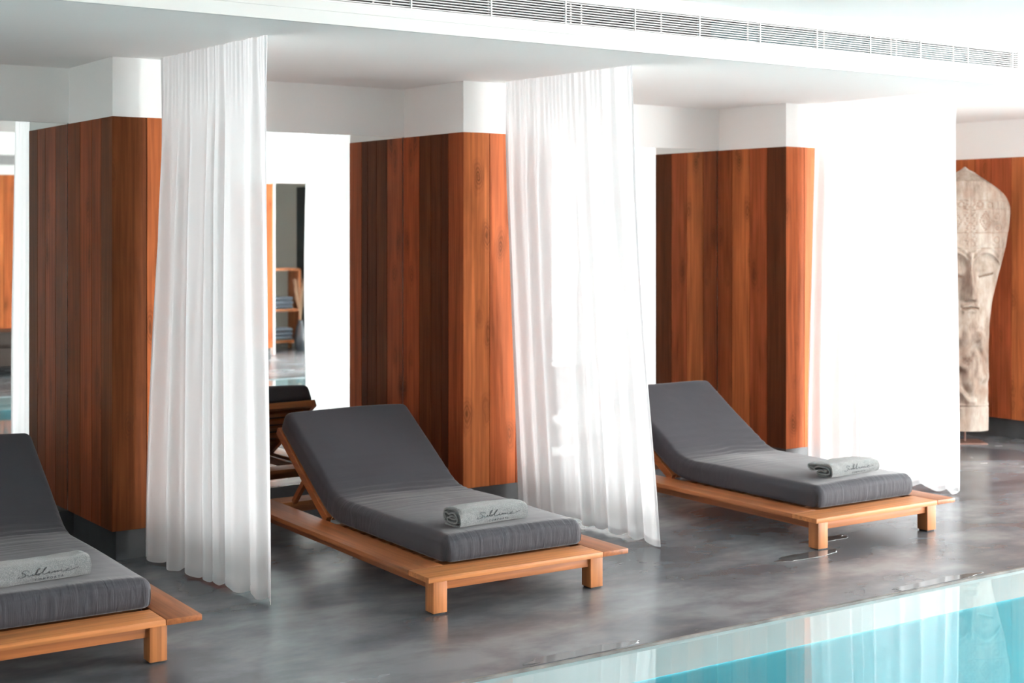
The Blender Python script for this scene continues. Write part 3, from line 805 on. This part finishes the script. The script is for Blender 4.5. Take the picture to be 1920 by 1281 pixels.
def lounger(loc, rz, label, seed):
    t = empty('sun_lounger', loc, rz); tag(t, label, 'sun lounger', 'sun loungers in the alcoves')
    B0, B1 = 0.140, 0.163           # boards
    LEN = 1.96
    def pc(name, x0, x1, y0, y1, z0, z1, mat, tone, bev=0.003, lab=None, par=None):
        m = MB(); m.box(x0, x1, y0, y1, z0, z1, bev, tone=tone)
        o = m.build(name, mat, par or t, smooth=True, angle=30, merge=False)
        if lab: o['label'] = lab
        return o
    pc('end_board', -0.035, 0.855, -0.022, 0.150, B0, B1, M['teak_x'], 0.75)
    pc('side_board', -0.035, 0.135, 0.152, LEN, B0, B1, M['teak_y'], 0.45)
    pc('side_board', 0.857, 0.995, -0.022, LEN, B0, B1, M['teak_y'], 0.40, lab='wide projecting side board')
    pc('head_board', 0.137, 0.855, LEN-0.15, LEN, B0, B1, M['teak_x'], 0.55)
    # apron rails
    pc('rail', 0.066, 0.802, 0.012, 0.036, 0.098, B0, M['teak_x'], 0.35, 0.002)
    pc('rail', 0.066, 0.802, LEN-0.09, LEN-0.066, 0.098, B0, M['teak_x'], 0.3, 0.002)
    pc('rail', 0.012, 0.036, 0.068, LEN-0.13, 0.098, B0, M['teak_y'], 0.2, 0.002)
    pc('rail', 0.832, 0.856, 0.068, LEN-0.13, 0.098, B0, M['teak_y'], 0.2, 0.002)
    m = MB()
    for k in range(11):
        y = 0.19 + k*0.098
        m.box(0.04, 0.83, y, y+0.06, B0-0.018, B1-0.012, 0.002, tone=0.4)
    m.build('seat_slats', M['teak_x'], t, merge=False)
    for x in (0, 0.802):
        for y in (0, LEN-0.13):
            lg = pc('leg', x, x+0.066, y, y+0.068, 0.006, B0, M['teak_z'], 0.7, 0.002)
            pc('foot_pad', x+0.006, x+0.060, y+0.006, y+0.062, 0.0, 0.006, M['pad'], 0.5, 0.001, par=lg)
    # backrest frame: follows the raised part of the mattress, just under it
    ang = math.radians(32.5)
    hy, hz = 1.13, 0.166
    yb, zb = BP[42][0], BP[42][1]
    def bar(m, x0, x1, s0, s1, n0, n1, tone=0.4):
        Mx = Matrix.Translation((0, yb, zb)) @ Matrix.Rotation(ang, 4, 'X')
        m.box(x0, x1, s0, s1, n0, n1, 0.002, M=Mx, tone=tone)
    s_hinge = -(zb-0.166)/math.sin(ang)
    m = MB(); bar(m, 0.135, 0.163, s_hinge+0.028, 0.60, -0.046, -0.003, 0.35); m.build('backrest_stile', M['teak_y'], t, merge=False)
    m = MB(); bar(m, 0.845, 0.873, s_hinge+0.028, 0.60, -0.046, -0.003, 0.35)
    m.build('backrest_stile', M['teak_y'], t, merge=False)
    m = MB()
    for k in range(7):
        s = -0.10 + k*0.105
        bar(m, 0.163, 0.845, s, s+0.055, -0.020, -0.004, 0.45)
    bar(m, 0.163, 0.845, 0.57, 0.60, -0.044, -0.003, 0.45)
    m.build('backrest_slats', M['teak_x'], t, merge=False)
    # prop struts
    for x in (0.166, 0.815):
        m = MB()
        ax = (yb + 0.26*math.cos(ang)+0.02, zb + 0.26*math.sin(ang) - 0.045)
        bx = (ax[0]+0.165, 0.166)
        dl = math.hypot(bx[0]-ax[0], bx[1]-ax[1]); an = math.atan2(bx[1]-ax[1], bx[0]-ax[0])
        Mx = Matrix.Translation((0, ax[0], ax[1])) @ Matrix.Rotation(an, 4, 'X')
        m.box(x, x+0.024, -0.02, dl-0.012, -0.014, 0.014, 0.002, M=Mx, tone=0.3)
        m.build('prop_strut', M['teak_y'], t, merge=False)
    m, P = mattress_mesh(0.142, 0.868, seed)
    mt = m.build('mattress', M['cotton'], t, smooth=True, angle=80)
    for u in (0.0, 1.0):
        m = MB(); pts = []
        for i in range(13):
            h = 0.03 + 0.62*i/12
            p = Vector(P(u, 0.0, h)); pts.append(p + Vector((0.0, -0.0005, 0)))
        m.tube(pts, [0.0010 + 0.0016*math.sin(PI*min(1, i/12)) for i in range(13)], 6)
        m.build('corner_seam', M['seam'], mt)
    return t

LG = [((1.180, 5.150, 0), math.radians(-1.5), 'teak lounger with charcoal mattress at the left edge of the photo', 1.3),
      ((3.190, 5.108, 0), math.radians(-2.0), 'teak lounger with charcoal mattress between the two left curtains', 5.1),
      ((5.392, 5.040, 0), math.radians(-1.3), 'teak lounger with charcoal mattress nearest the rightmost curtain', 9.7)]
lobs = [lounger(*a) for a in LG]

# ------------------------------------------------------------------ towels
SCRIPT = [
 [(2.5, 2.2), (2.3, 3.0), (1.5, 3.3), (.8, 2.8), (.9, 2.1), (1.6, 1.4), (1.8, .5), (1.2, -.3), (.4, -.5), (-.1, -.1), (.3, .3)],
 [(2.3, 1.1), (2.35, .35), (2.7, 0), (3.2, .4), (3.5, 1.1), (3.5, .4), (3.8, 0.05), (4.3, 1.0), (4.9, 2.6), (5.1, 3.4), (4.85, 3.6), (4.55, 2.6), (4.4, .9), (4.6, .1), (5.1, .15), (5.35, .7), (5.0, 1.0), (4.7, .6),
  (5.3, .5), (6.1, 1.5), (6.8, 3.2), (6.75, 3.8), (6.4, 3.0), (6.1, 1.2), (6.2, .2), (6.7, 0.05), (7.4, .5), (7.8, 1.0), (7.8, .3), (8.2, .05),
  (9.0, .9), (9.15, .9), (9.1, .1), (9.7, .9), (9.95, .8), (9.9, .1), (10.6, .9), (10.9, .8), (10.9, .15), (11.4, .1), (12.3, .6), (12.75, 1.2), (12.4, 1.45), (12.0, .8), (12.2, .15), (13.0, .1), (14.2, .7), (15.0, 1.25), (15.1, 1.05), (14.9, .95)],
 [(8.0, 1.75), (8.12, 1.85)]]

def spiral_section(kind):
    """centre polyline (y to the back, z up) of a flattened roll; front is y=0"""
    if kind == 'roll':
        return [(0.118, 0.008), (0.070, 0.0055), (0.022, 0.006), (0.006, 0.018), (0.004, 0.042), (0.012, 0.066), (0.034, 0.077), (0.075, 0.078), (0.115, 0.074),
                (0.128, 0.060), (0.131, 0.044), (0.126, 0.030), (0.112, 0.026), (0.110, 0.040), (0.116, 0.052), (0.104, 0.062), (0.082, 0.055), (0.058, 0.063), (0.034, 0.062), (0.019, 0.048), (0.018, 0.030),
                (0.032, 0.020), (0.062, 0.019), (0.088, 0.022), (0.098, 0.034), (0.080, 0.040), (0.056, 0.036), (0.036, 0.040), (0.034, 0.048), (0.056, 0.049), (0.076, 0.045)]
    return [(0.112, 0.018), (0.100, 0.008), (0.060, 0.0055), (0.022, 0.007), (0.007, 0.020), (0.005, 0.040), (0.014, 0.060), (0.040, 0.068), (0.090, 0.066), (0.140, 0.062), (0.168, 0.060),
            (0.174, 0.050), (0.160, 0.038), (0.138, 0.032), (0.120, 0.036), (0.146, 0.047), (0.152, 0.052), (0.128, 0.045), (0.104, 0.054), (0.072, 0.056), (0.040, 0.055), (0.022, 0.044), (0.020, 0.028),
            (0.034, 0.019), (0.066, 0.018), (0.094, 0.020), (0.102, 0.030), (0.080, 0.036), (0.052, 0.032), (0.038, 0.038), (0.060, 0.043)]

def towel(loc, rz, kind, label, LN=0.365, seed=0.0, sc=1.0):
    t = empty('rolled_towel', loc, rz); tag(t, label, 'towel', 'rolled grey towels on the loungers')
    cp = catmull([(p[0]*sc, p[1]*sc, 0) for p in spiral_section(kind)], 5)
    th = 0.0040
    left, right = [], []
    for i, p in enumerate(cp):
        a = cp[max(i-1, 0)]; b = cp[min(i+1, len(cp)-1)]
        d = (b-a).normalized(); n = Vector((-d.y, d.x, 0))
        left.append(p + n*th); right.append(p - n*th)
    poly = left + right[::-1]
    nseg = 46
    def soft(x, p):
        e = min(x, LN-x); k = 1 - 0.05*math.exp(-(e/0.008)**2)
        zz = p.y*k*(1 + 0.05*math.sin(x*9+seed)) + 0.0016*noise.noise(Vector((x*22+seed, p.x*30, p.y*30)))
        yy = p.x + 0.004*math.sin(x*6+seed*2) + 0.0022*noise.noise(Vector((x*25, p.x*28+seed, p.y*28+5)))
        return (x, yy, max(0.0006, zz))
    m = MB(); rows = []
    for i in range(nseg+1):
        x = LN*(0.5-0.5*math.cos(PI*i/nseg))
        # the layers end a little unevenly
        row = []
        for j, p in enumerate(poly):
            jj = j if j < len(left) else len(poly)-1-j
            off = 0.006*noise.noise(Vector((jj*0.09+seed, 2.2, 0))) - (0.006 if jj > 60 else 0)
            xx = x + (off if x < LN/2 else -off)*abs(2*x/LN-1)**4
            row.append(soft(xx, p))
        rows.append(row)
    m.grid(rows, closed_u=True)
    # end faces, quad strips between the two sides of the ribbon
    nl = len(left)
    for row in (rows[0], rows[-1]):
        for j in range(nl-1):
            m.poly([row[j], row[j+1], row[len(row)-2-j], row[len(row)-1-j]])
    m.build('terry_cloth', M['terry'], t, smooth=True, angle=65)
    # outer surface as a function of (x, height up the front)
    outer = []
    for i, p in enumerate(cp[:45]):
        a = left[i]; b = right[i]
        q = a if (a.x + abs(a.y-0.04)*-1) < (b.x + abs(b.y-0.04)*-1) else b
        outer.append(q)
    front = [q for q in outer if q.x < 0.045*sc]
    # choose outermost side consistently
    cen = Vector((0.06*sc, 0.04*sc, 0))
    front = []
    for i, p in enumerate(cp):
        if i > 8*5: break
        if p.x < 0.07*sc and i > 5:
            q = left[i] if (left[i]-cen).length > (right[i]-cen).length else right[i]
            front.append(q)
    arc = [0.0]
    for a, b in zip(front, front[1:]): arc.append(arc[-1] + (b-a).length)
    # start arc at lowest front point
    def surf(x, s, lift):
        s = max(0, min(arc[-1]-1e-6, s))
        for i in range(len(arc)-1):
            if s <= arc[i+1]: break
        f = (s-arc[i])/max(1e-9, arc[i+1]-arc[i])
        p = front[i].lerp(front[i+1], f); d = (front[i+1]-front[i]).normalized(); n = Vector((-d.y, d.x, 0))
        if n.dot(p-cen) < 0: n = -n
        q = soft(x, p)
        return Vector((q[0], q[1] + n.x*lift, q[2] + n.y*lift))
    # locate s where the front is mid height
    s_mid = next(arc[i] for i in range(len(front)) if i > 3 and front[i].y > 0.036*sc and front[i].x < 0.03*sc)
    mm = MB()
    ux, uy = LN*0.61/15.1, 0.0068
    xs = LN*0.25; sb = s_mid - 0.003
    for st in SCRIPT:
        pts = catmull([(p[0], p[1], 0) for p in st], 5)
        pts = [surf(xs + p.x*ux + p.y*ux*0.12, sb + p.y*uy, 0.0012) for p in pts]
        mm.tube(pts, 0.0008, 5)
    mm.build('script_embroidery', M['thread'], t)
    # small capitals below
    cu = bpy.data.curves.new('caps', 'FONT'); cu.body = 'COMPORTA'; cu.size = 0.0125; cu.space_character = 1.9; cu.extrude = 0.0; cu.offset = 0.0003
    co = bpy.data.objects.new('caps', cu); COL.objects.link(co)
    dg = bpy.context.evaluated_depsgraph_get(); dg.update()
    me = bpy.data.meshes.new_from_object(co.evaluated_get(dg))
    bm = bmesh.new(); bm.from_mesh(me)
    w = max(v.co.x for v in bm.verts)
    m3 = MB()
    lo = LN*0.42
    def mp(v): return surf(lo + v.x, sb - 0.0205 + v.y, 0.0011)
    for f in bm.faces: m3.poly([mp(v.co) for v in f.verts])
    bm.free(); bpy.data.objects.remove(co); bpy.data.curves.remove(cu); bpy.data.meshes.remove(me)
    m3.build('capital_lettering', M['thread'], t)
    return t
TZ = 0.166+TH+0.008
towel((3.462, 5.318, TZ+0.001), math.radians(2.5), 'roll', 'rolled grey towel with script lettering on the middle lounger', 0.372, 0.4)
towel((1.490, 5.385, TZ+0.001), math.radians(3.5), 'roll', 'rolled grey towel cut off by the left edge, on the leftmost lounger', 0.372, 2.9)
towel((5.740, 5.262, TZ+0.001), math.radians(2.0), 'flap', 'rolled grey towel with a loose flap at its end on the rightmost lounger', 0.375, 6.3)

# ------------------------------------------------------------------ curtains
def curtain(label, top0, top1, bot0, bot1, seed, nf=9, amp=0.030, mid=None, curl=0.0, zb=0.02, flare=None):
    """hangs from the alcove ceiling; 0 = front (pool) end, 1 = back end; tops and bottoms are (x, y)"""
    r = empty('sheer_curtain', (top0[0], (top0[1]+top1[1])/2, 0)); tag(r, label, 'curtain', 'sheer white curtains dividing the alcoves')
    ox, oy = top0[0], (top0[1]+top1[1])/2
    nu, nv = 220, 64
    rnd = random.Random(seed); ph = [rnd.uniform(0, 2*PI) for _ in range(8)]
    def S(u, v):
        z = ZC - 0.001 + (zb - ZC)*v
        k = sstep(0, 1, v) if flare is None else interp(flare, v)
        x = top0[0]+(bot0[0]-top0[0])*k; y0 = top0[1]+(bot0[1]-top0[1])*k
        x1 = top1[0]+(bot1[0]-top1[0])*k; y1 = top1[1]+(bot1[1]-top1[1])*k
        X = x + (x1-x)*u; Y = y0 + (y1-y0)*u
        uu = u + 0.035*math.sin(2*PI*u*1.7+ph[0]) + 0.02*math.sin(2*PI*u*3.3+ph[1]) + 0.012*math.sin(v*2.6+ph[2]+u*4)
        env = 0.35 + 0.65*sstep(0.0, 0.35, v)
        a = amp*env*(0.70+0.40*noise.noise(Vector((u*5+seed, v*0.8, 0))))
        f = math.sin(2*PI*nf*uu+ph[3]) + 0.32*math.sin(2*PI*nf*2.1*uu+ph[4]+v)
        dx = a*f
        # tight pleats of the heading tape
        hd = (1-sstep(0.0, 0.16, v)); dx += 0.007*hd*math.sin(2*PI*nf*4.2*u+ph[5]) 
        dx += 0.004*noise.noise(Vector((u*30+seed, v*3, 0)))*sstep(0, .3, v)
        dy = 0.35*a*math.cos(2*PI*nf*uu+ph[3])
        if curl:
            e = max(0.0, 1-u/0.10); dx += -curl*e*e*sstep(0.1, 0.9, v); dy += curl*0.5*e*e*sstep(0.5, 1, v)
        zz = z + (0.012*math.sin(2*PI*nf*uu+ph[3]+1.0) + 0.01*noise.noise(Vector((u*6, seed, 1))))*sstep(0.9, 1, v)
        return (X+dx-ox, Y+dy-oy, min(ZC-0.0008, max(0.004, zz)))
    m = MB()
    vv = [j/nv for j in range(nv+1)]
    m.grid([[S(i/nu, v) for i in range(nu+1)] for v in vv])
    m.build('cloth', M['sheer'], r, smooth=True, angle=180)
    # hems: doubled cloth along the bottom and both edges
    m = MB()
    hb = [1-0.013, 1-0.007, 1.0]
    def off(p, d=0.0012): return (p[0]-d, p[1], p[2])
    m.grid([[off(S(i/nu, v)) for i in range(nu+1)] for v in hb])
    m.grid([[off(S(u, v)) for u in (0, 0.006, 0.012)] for v in vv])
    m.grid([[off(S(u, v)) for u in (0.988, 0.994, 1.0)] for v in vv])
    m.build('hem', M['hem'], r, smooth=True, angle=180, merge=False)
    return r
curtain('sheer white curtain left of the middle lounger, the nearest one', (2.700, 5.655), (2.655, 6.72), (2.725, 5.590), (2.580, 6.765), 3, 8, 0.024, curl=0.02)
curtain('sheer white curtain between the middle and rightmost loungers', (4.715, 5.665), (4.665, 6.72), (4.800, 5.535), (4.80, 6.765), 11, 8, 0.024, flare=[(0, 0), (.25, .12), (.55, .45), (.8, .75), (1, 1)])
curtain('sheer white curtain right of the rightmost lounger, beside the statue', (7.170, 5.600), (7.19, 6.75), (7.185, 5.580), (7.14, 6.765), 23, 8, 0.022)

# ------------------------------------------------------------------ carved statue
def statue():
    base = Vector((9.02, 6.968, 0))
    cam = Vector((0, 0, 0)); d = (cam-base); d.z = 0; az = math.atan2(d.y, d.x)
    rz = az + math.radians(18) - (-PI/2)       # local -Y faces the camera, turned a little to the pool
    t = empty('carved_face_statue', base, rz)
    tag(t, 'tall pale carved wooden head sculpture on a thin stand by the end wall', 'statue')
    Z0, Z1 = 0.095, 2.055
    prof = [(0.0, 0.168), (0.10, 0.170), (0.25, 0.166), (0.40, 0.177), (0.472, 0.190), (0.54, 0.222), (0.625, 0.263), (0.70, 0.305), (0.772, 0.328), (0.833, 0.337), (0.861, 0.330), (0.896, 0.292), (0.922, 0.232), (0.959, 0.120), (0.98, 0.062), (1.0, 0.012)]
    def hw(v):
        v = max(0, min(1, v))
        return (interp(prof, v-0.012) + interp(prof, v) + interp(prof, v+0.012))/3*min(1.0, (1.0005-v)/0.022)**0.55
    g = lambda x, s: math.exp(-(x/s)**2)
    def relief(x, z):
        """x in metres from the centre line, z in metres above the floor -> bulge towards the viewer"""
        h = 0.0; ax = abs(x)
        fz = sstep(0.88, 1.02, z)*(1-sstep(1.50, 1.70, z))
        # brow ridges arching out from the bridge of the nose
        bz = 1.335 + 0.085*(1-((ax-0.115)/0.115)**2)
        if ax < 0.235: h += 0.017*g(z-bz, 0.011)*sstep(0.0, 0.02, ax)
        if ax < 0.225: h += 0.008*g(z-bz-0.045, 0.010)
        h -= 0.020*g(z-bz+0.05, 0.035)*g(ax-0.11, 0.085)      # socket
        # eyelid and slit
        if 1.20 < z < 1.34: h += 0.018*g(z-1.27, 0.026)*g(ax-0.118, 0.052)
        ez = 1.250 + 0.012*((ax-0.12)/0.05)
        h -= 0.022*g(z-ez, 0.0065)*sstep(0.05, 0.075, ax)*(1-sstep(0.165, 0.185, ax))
        # nose
        if 1.04 < z < 1.42:
            tt = (1.42-z)/0.38; nw = 0.014+0.026*tt**1.6
            h += (0.022+0.055*tt)*g(x, nw)*sstep(1.045, 1.075, z)
            h += 0.018*g(ax-0.030, 0.014)*g(z-1.085, 0.020)
        # lips
        lz = 1.005 + 0.006*g(ax, 0.02) - 0.003*ax/0.05
        lm = 1-sstep(0.050, 0.070, ax)
        h += 0.016*g(z-lz-0.018, 0.014)*lm + 0.019*g(z-lz+0.022, 0.017)*lm*(1-sstep(0.042, 0.062, ax))
        h -= 0.026*g(z-lz, 0.0060)*(1-sstep(0.056, 0.070, ax))
        h += 0.015*g(z-0.90, 0.05)*g(x, 0.06)                  # chin
        # headdress bands and panels
        for b in (1.445, 1.56, 1.735, 1.80):
            h -= 0.006*g(z-b, 0.004)*sstep(0.01, 0.03, ax)
        h -= 0.006*g(x, 0.004)*sstep(1.44, 1.46, z)*(1-sstep(1.80, 1.84, z))
        for c in (0.055, 0.17, 0.24):
            h -= 0.005*g(ax-c, 0.0035)*sstep(1.45, 1.47, z)*(1-sstep(1.78, 1.80, z))
        q = abs(ax-0.113)/0.045 + abs(z-1.648)/0.07
        h -= 0.011*g(q-1, 0.10) + 0.009*g(q-0.5, 0.09)
        q = abs(ax-0.028)/0.02 + abs((z-1.60) % 0.06-0.03)/0.03
        if 1.46 < z < 1.80: h -= 0.009*g(q-0.9, 0.2)
        for kx, kz in ((0.205, 1.68), (0.215, 1.60), (0.20, 1.51), (0.07, 1.77), (0.15, 1.765)):
            rr = math.hypot(ax-kx, z-kz); h -= 0.009*g(rr-0.022, 0.005)
        # swirling figures under the chin
        if z < 0.88:
            w = sstep(0.27, 0.32, z)*(1-sstep(0.82, 0.88, z))
            h += w*0.018*math.sin(26*z + 18*x + 5*noise.noise(Vector((x*9, z*6, 1))))*g(ax-0.02, 0.11)
            h += w*0.022*noise.noise(Vector((x*16, z*11, 4)))
        h -= 0.008*g(z-0.275, 0.006); h += 0.004*g(z-0.290, 0.007)
        return h
    m = MB(); nu, nv = 110, 420
    rows = []; tones = []
    for j in range(nv+1):
        v = j/nv; z = Z0 + (Z1-Z0)*v; w = hw(v); row = []
        dep = 0.125*min(1, w/0.17)
        for i in range(nu+1):
            a = -1 + 2*i/nu; a = math.copysign(1-(1-abs(a))**1.15, a)
            x = w*math.sin(a*PI/2*0.98)
            y = -dep*(math.cos(a*PI/2))**0.75
            rl = relief(x, z)*sstep(1.0, 0.80, abs(a)) if abs(a) < 1 else 0
            rl = relief(x, z)*(1-sstep(0.84, 0.99, abs(a)))
            y -= rl
            xx = x + 0.004*noise.noise(Vector((0, z*5, a)))
            row.append((xx, y + 0.003*noise.noise(Vector((x*20, z*8, 0))), z))
        rows.append(row)
    m.grid(rows)
    # hollowed, gently rounded back
    back = []
    for j in range(nv+1):
        f = rows[j]; back.append([f[0]] + [(f[i][0], 0.05*math.cos(PI/2*(-1+2*i/nu))**0.6*min(1, hw(j/nv)/0.17), f[i][2]) for i in range(5, nu-4, 5)] + [f[-1]])
    m.grid(back[::1], flip=True)
    # close foot and crown
    m.poly(rows[0] + back[0][1:-1][::-1]); m.poly(rows[-1] + back[-1][1:-1][::-1])
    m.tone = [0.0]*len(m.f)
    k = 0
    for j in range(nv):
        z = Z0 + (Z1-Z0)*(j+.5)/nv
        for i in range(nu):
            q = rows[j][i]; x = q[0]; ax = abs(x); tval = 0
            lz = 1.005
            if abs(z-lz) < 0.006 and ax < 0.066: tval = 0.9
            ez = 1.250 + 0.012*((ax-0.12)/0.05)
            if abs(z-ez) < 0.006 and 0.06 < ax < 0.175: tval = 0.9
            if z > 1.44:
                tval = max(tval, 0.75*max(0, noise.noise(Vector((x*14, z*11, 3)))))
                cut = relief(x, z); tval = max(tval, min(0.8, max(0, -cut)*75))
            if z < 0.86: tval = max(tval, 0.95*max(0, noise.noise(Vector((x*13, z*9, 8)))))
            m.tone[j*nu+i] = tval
    b = m.build('carved_head', M['carved'], t, smooth=True, angle=75)
    m = MB(); m.tube([(0.0, 0, 0.006), (0.0, 0, 0.12)], 0.007, 10); m.build('stand_rod', M['rust'], t)
    m = MB(); m.box(-0.13, 0.13, -0.13, 0.10, 0.0, 0.009, 0.002); m.build('stand_plate', M['rust'], t)
statue()

# ------------------------------------------------------------------ world, camera, exposure
wd = bpy.data.worlds.new('daylight'); SC.world = wd; wd.use_nodes = True
bg = wd.node_tree.nodes['Background']; bg.inputs[0].default_value = (0.985, 0.985, 0.975, 1); bg.inputs[1].default_value = 66.0

F_PX, HOR, YAW = 2735.0, 427.0, math.atan(1920/2735)
cam = bpy.data.cameras.new('camera'); co = bpy.data.objects.new('camera', cam); COL.objects.link(co)
cam.sensor_width = 36; cam.sensor_fit = 'HORIZONTAL'; cam.lens = F_PX/1920*36
cam.shift_y = -(640.5-HOR)/1920
co.location = (0, 0, 1.6); co.rotation_euler = (PI/2, 0, -YAW)
cam.clip_start = 0.05; cam.clip_end = 200
cam.dof.use_dof = True; cam.dof.focus_distance = 6.1; cam.dof.aperture_fstop = 3.2
SC.camera = co
SC.cycles.use_denoising = True
SC.cycles.max_bounces = 14; SC.cycles.diffuse_bounces = 8; SC.cycles.glossy_bounces = 6; SC.cycles.transparent_max_bounces = 24; SC.cycles.transmission_bounces = 8
SC.cycles.caustics_reflective = True; SC.cycles.caustics_refractive = False
SC.cycles.sample_clamp_indirect = 20
vs = SC.view_settings
vs.view_transform = 'Standard'; vs.look = 'None'; vs.exposure = 0.0; vs.gamma = 1.0; vs.use_curve_mapping = False
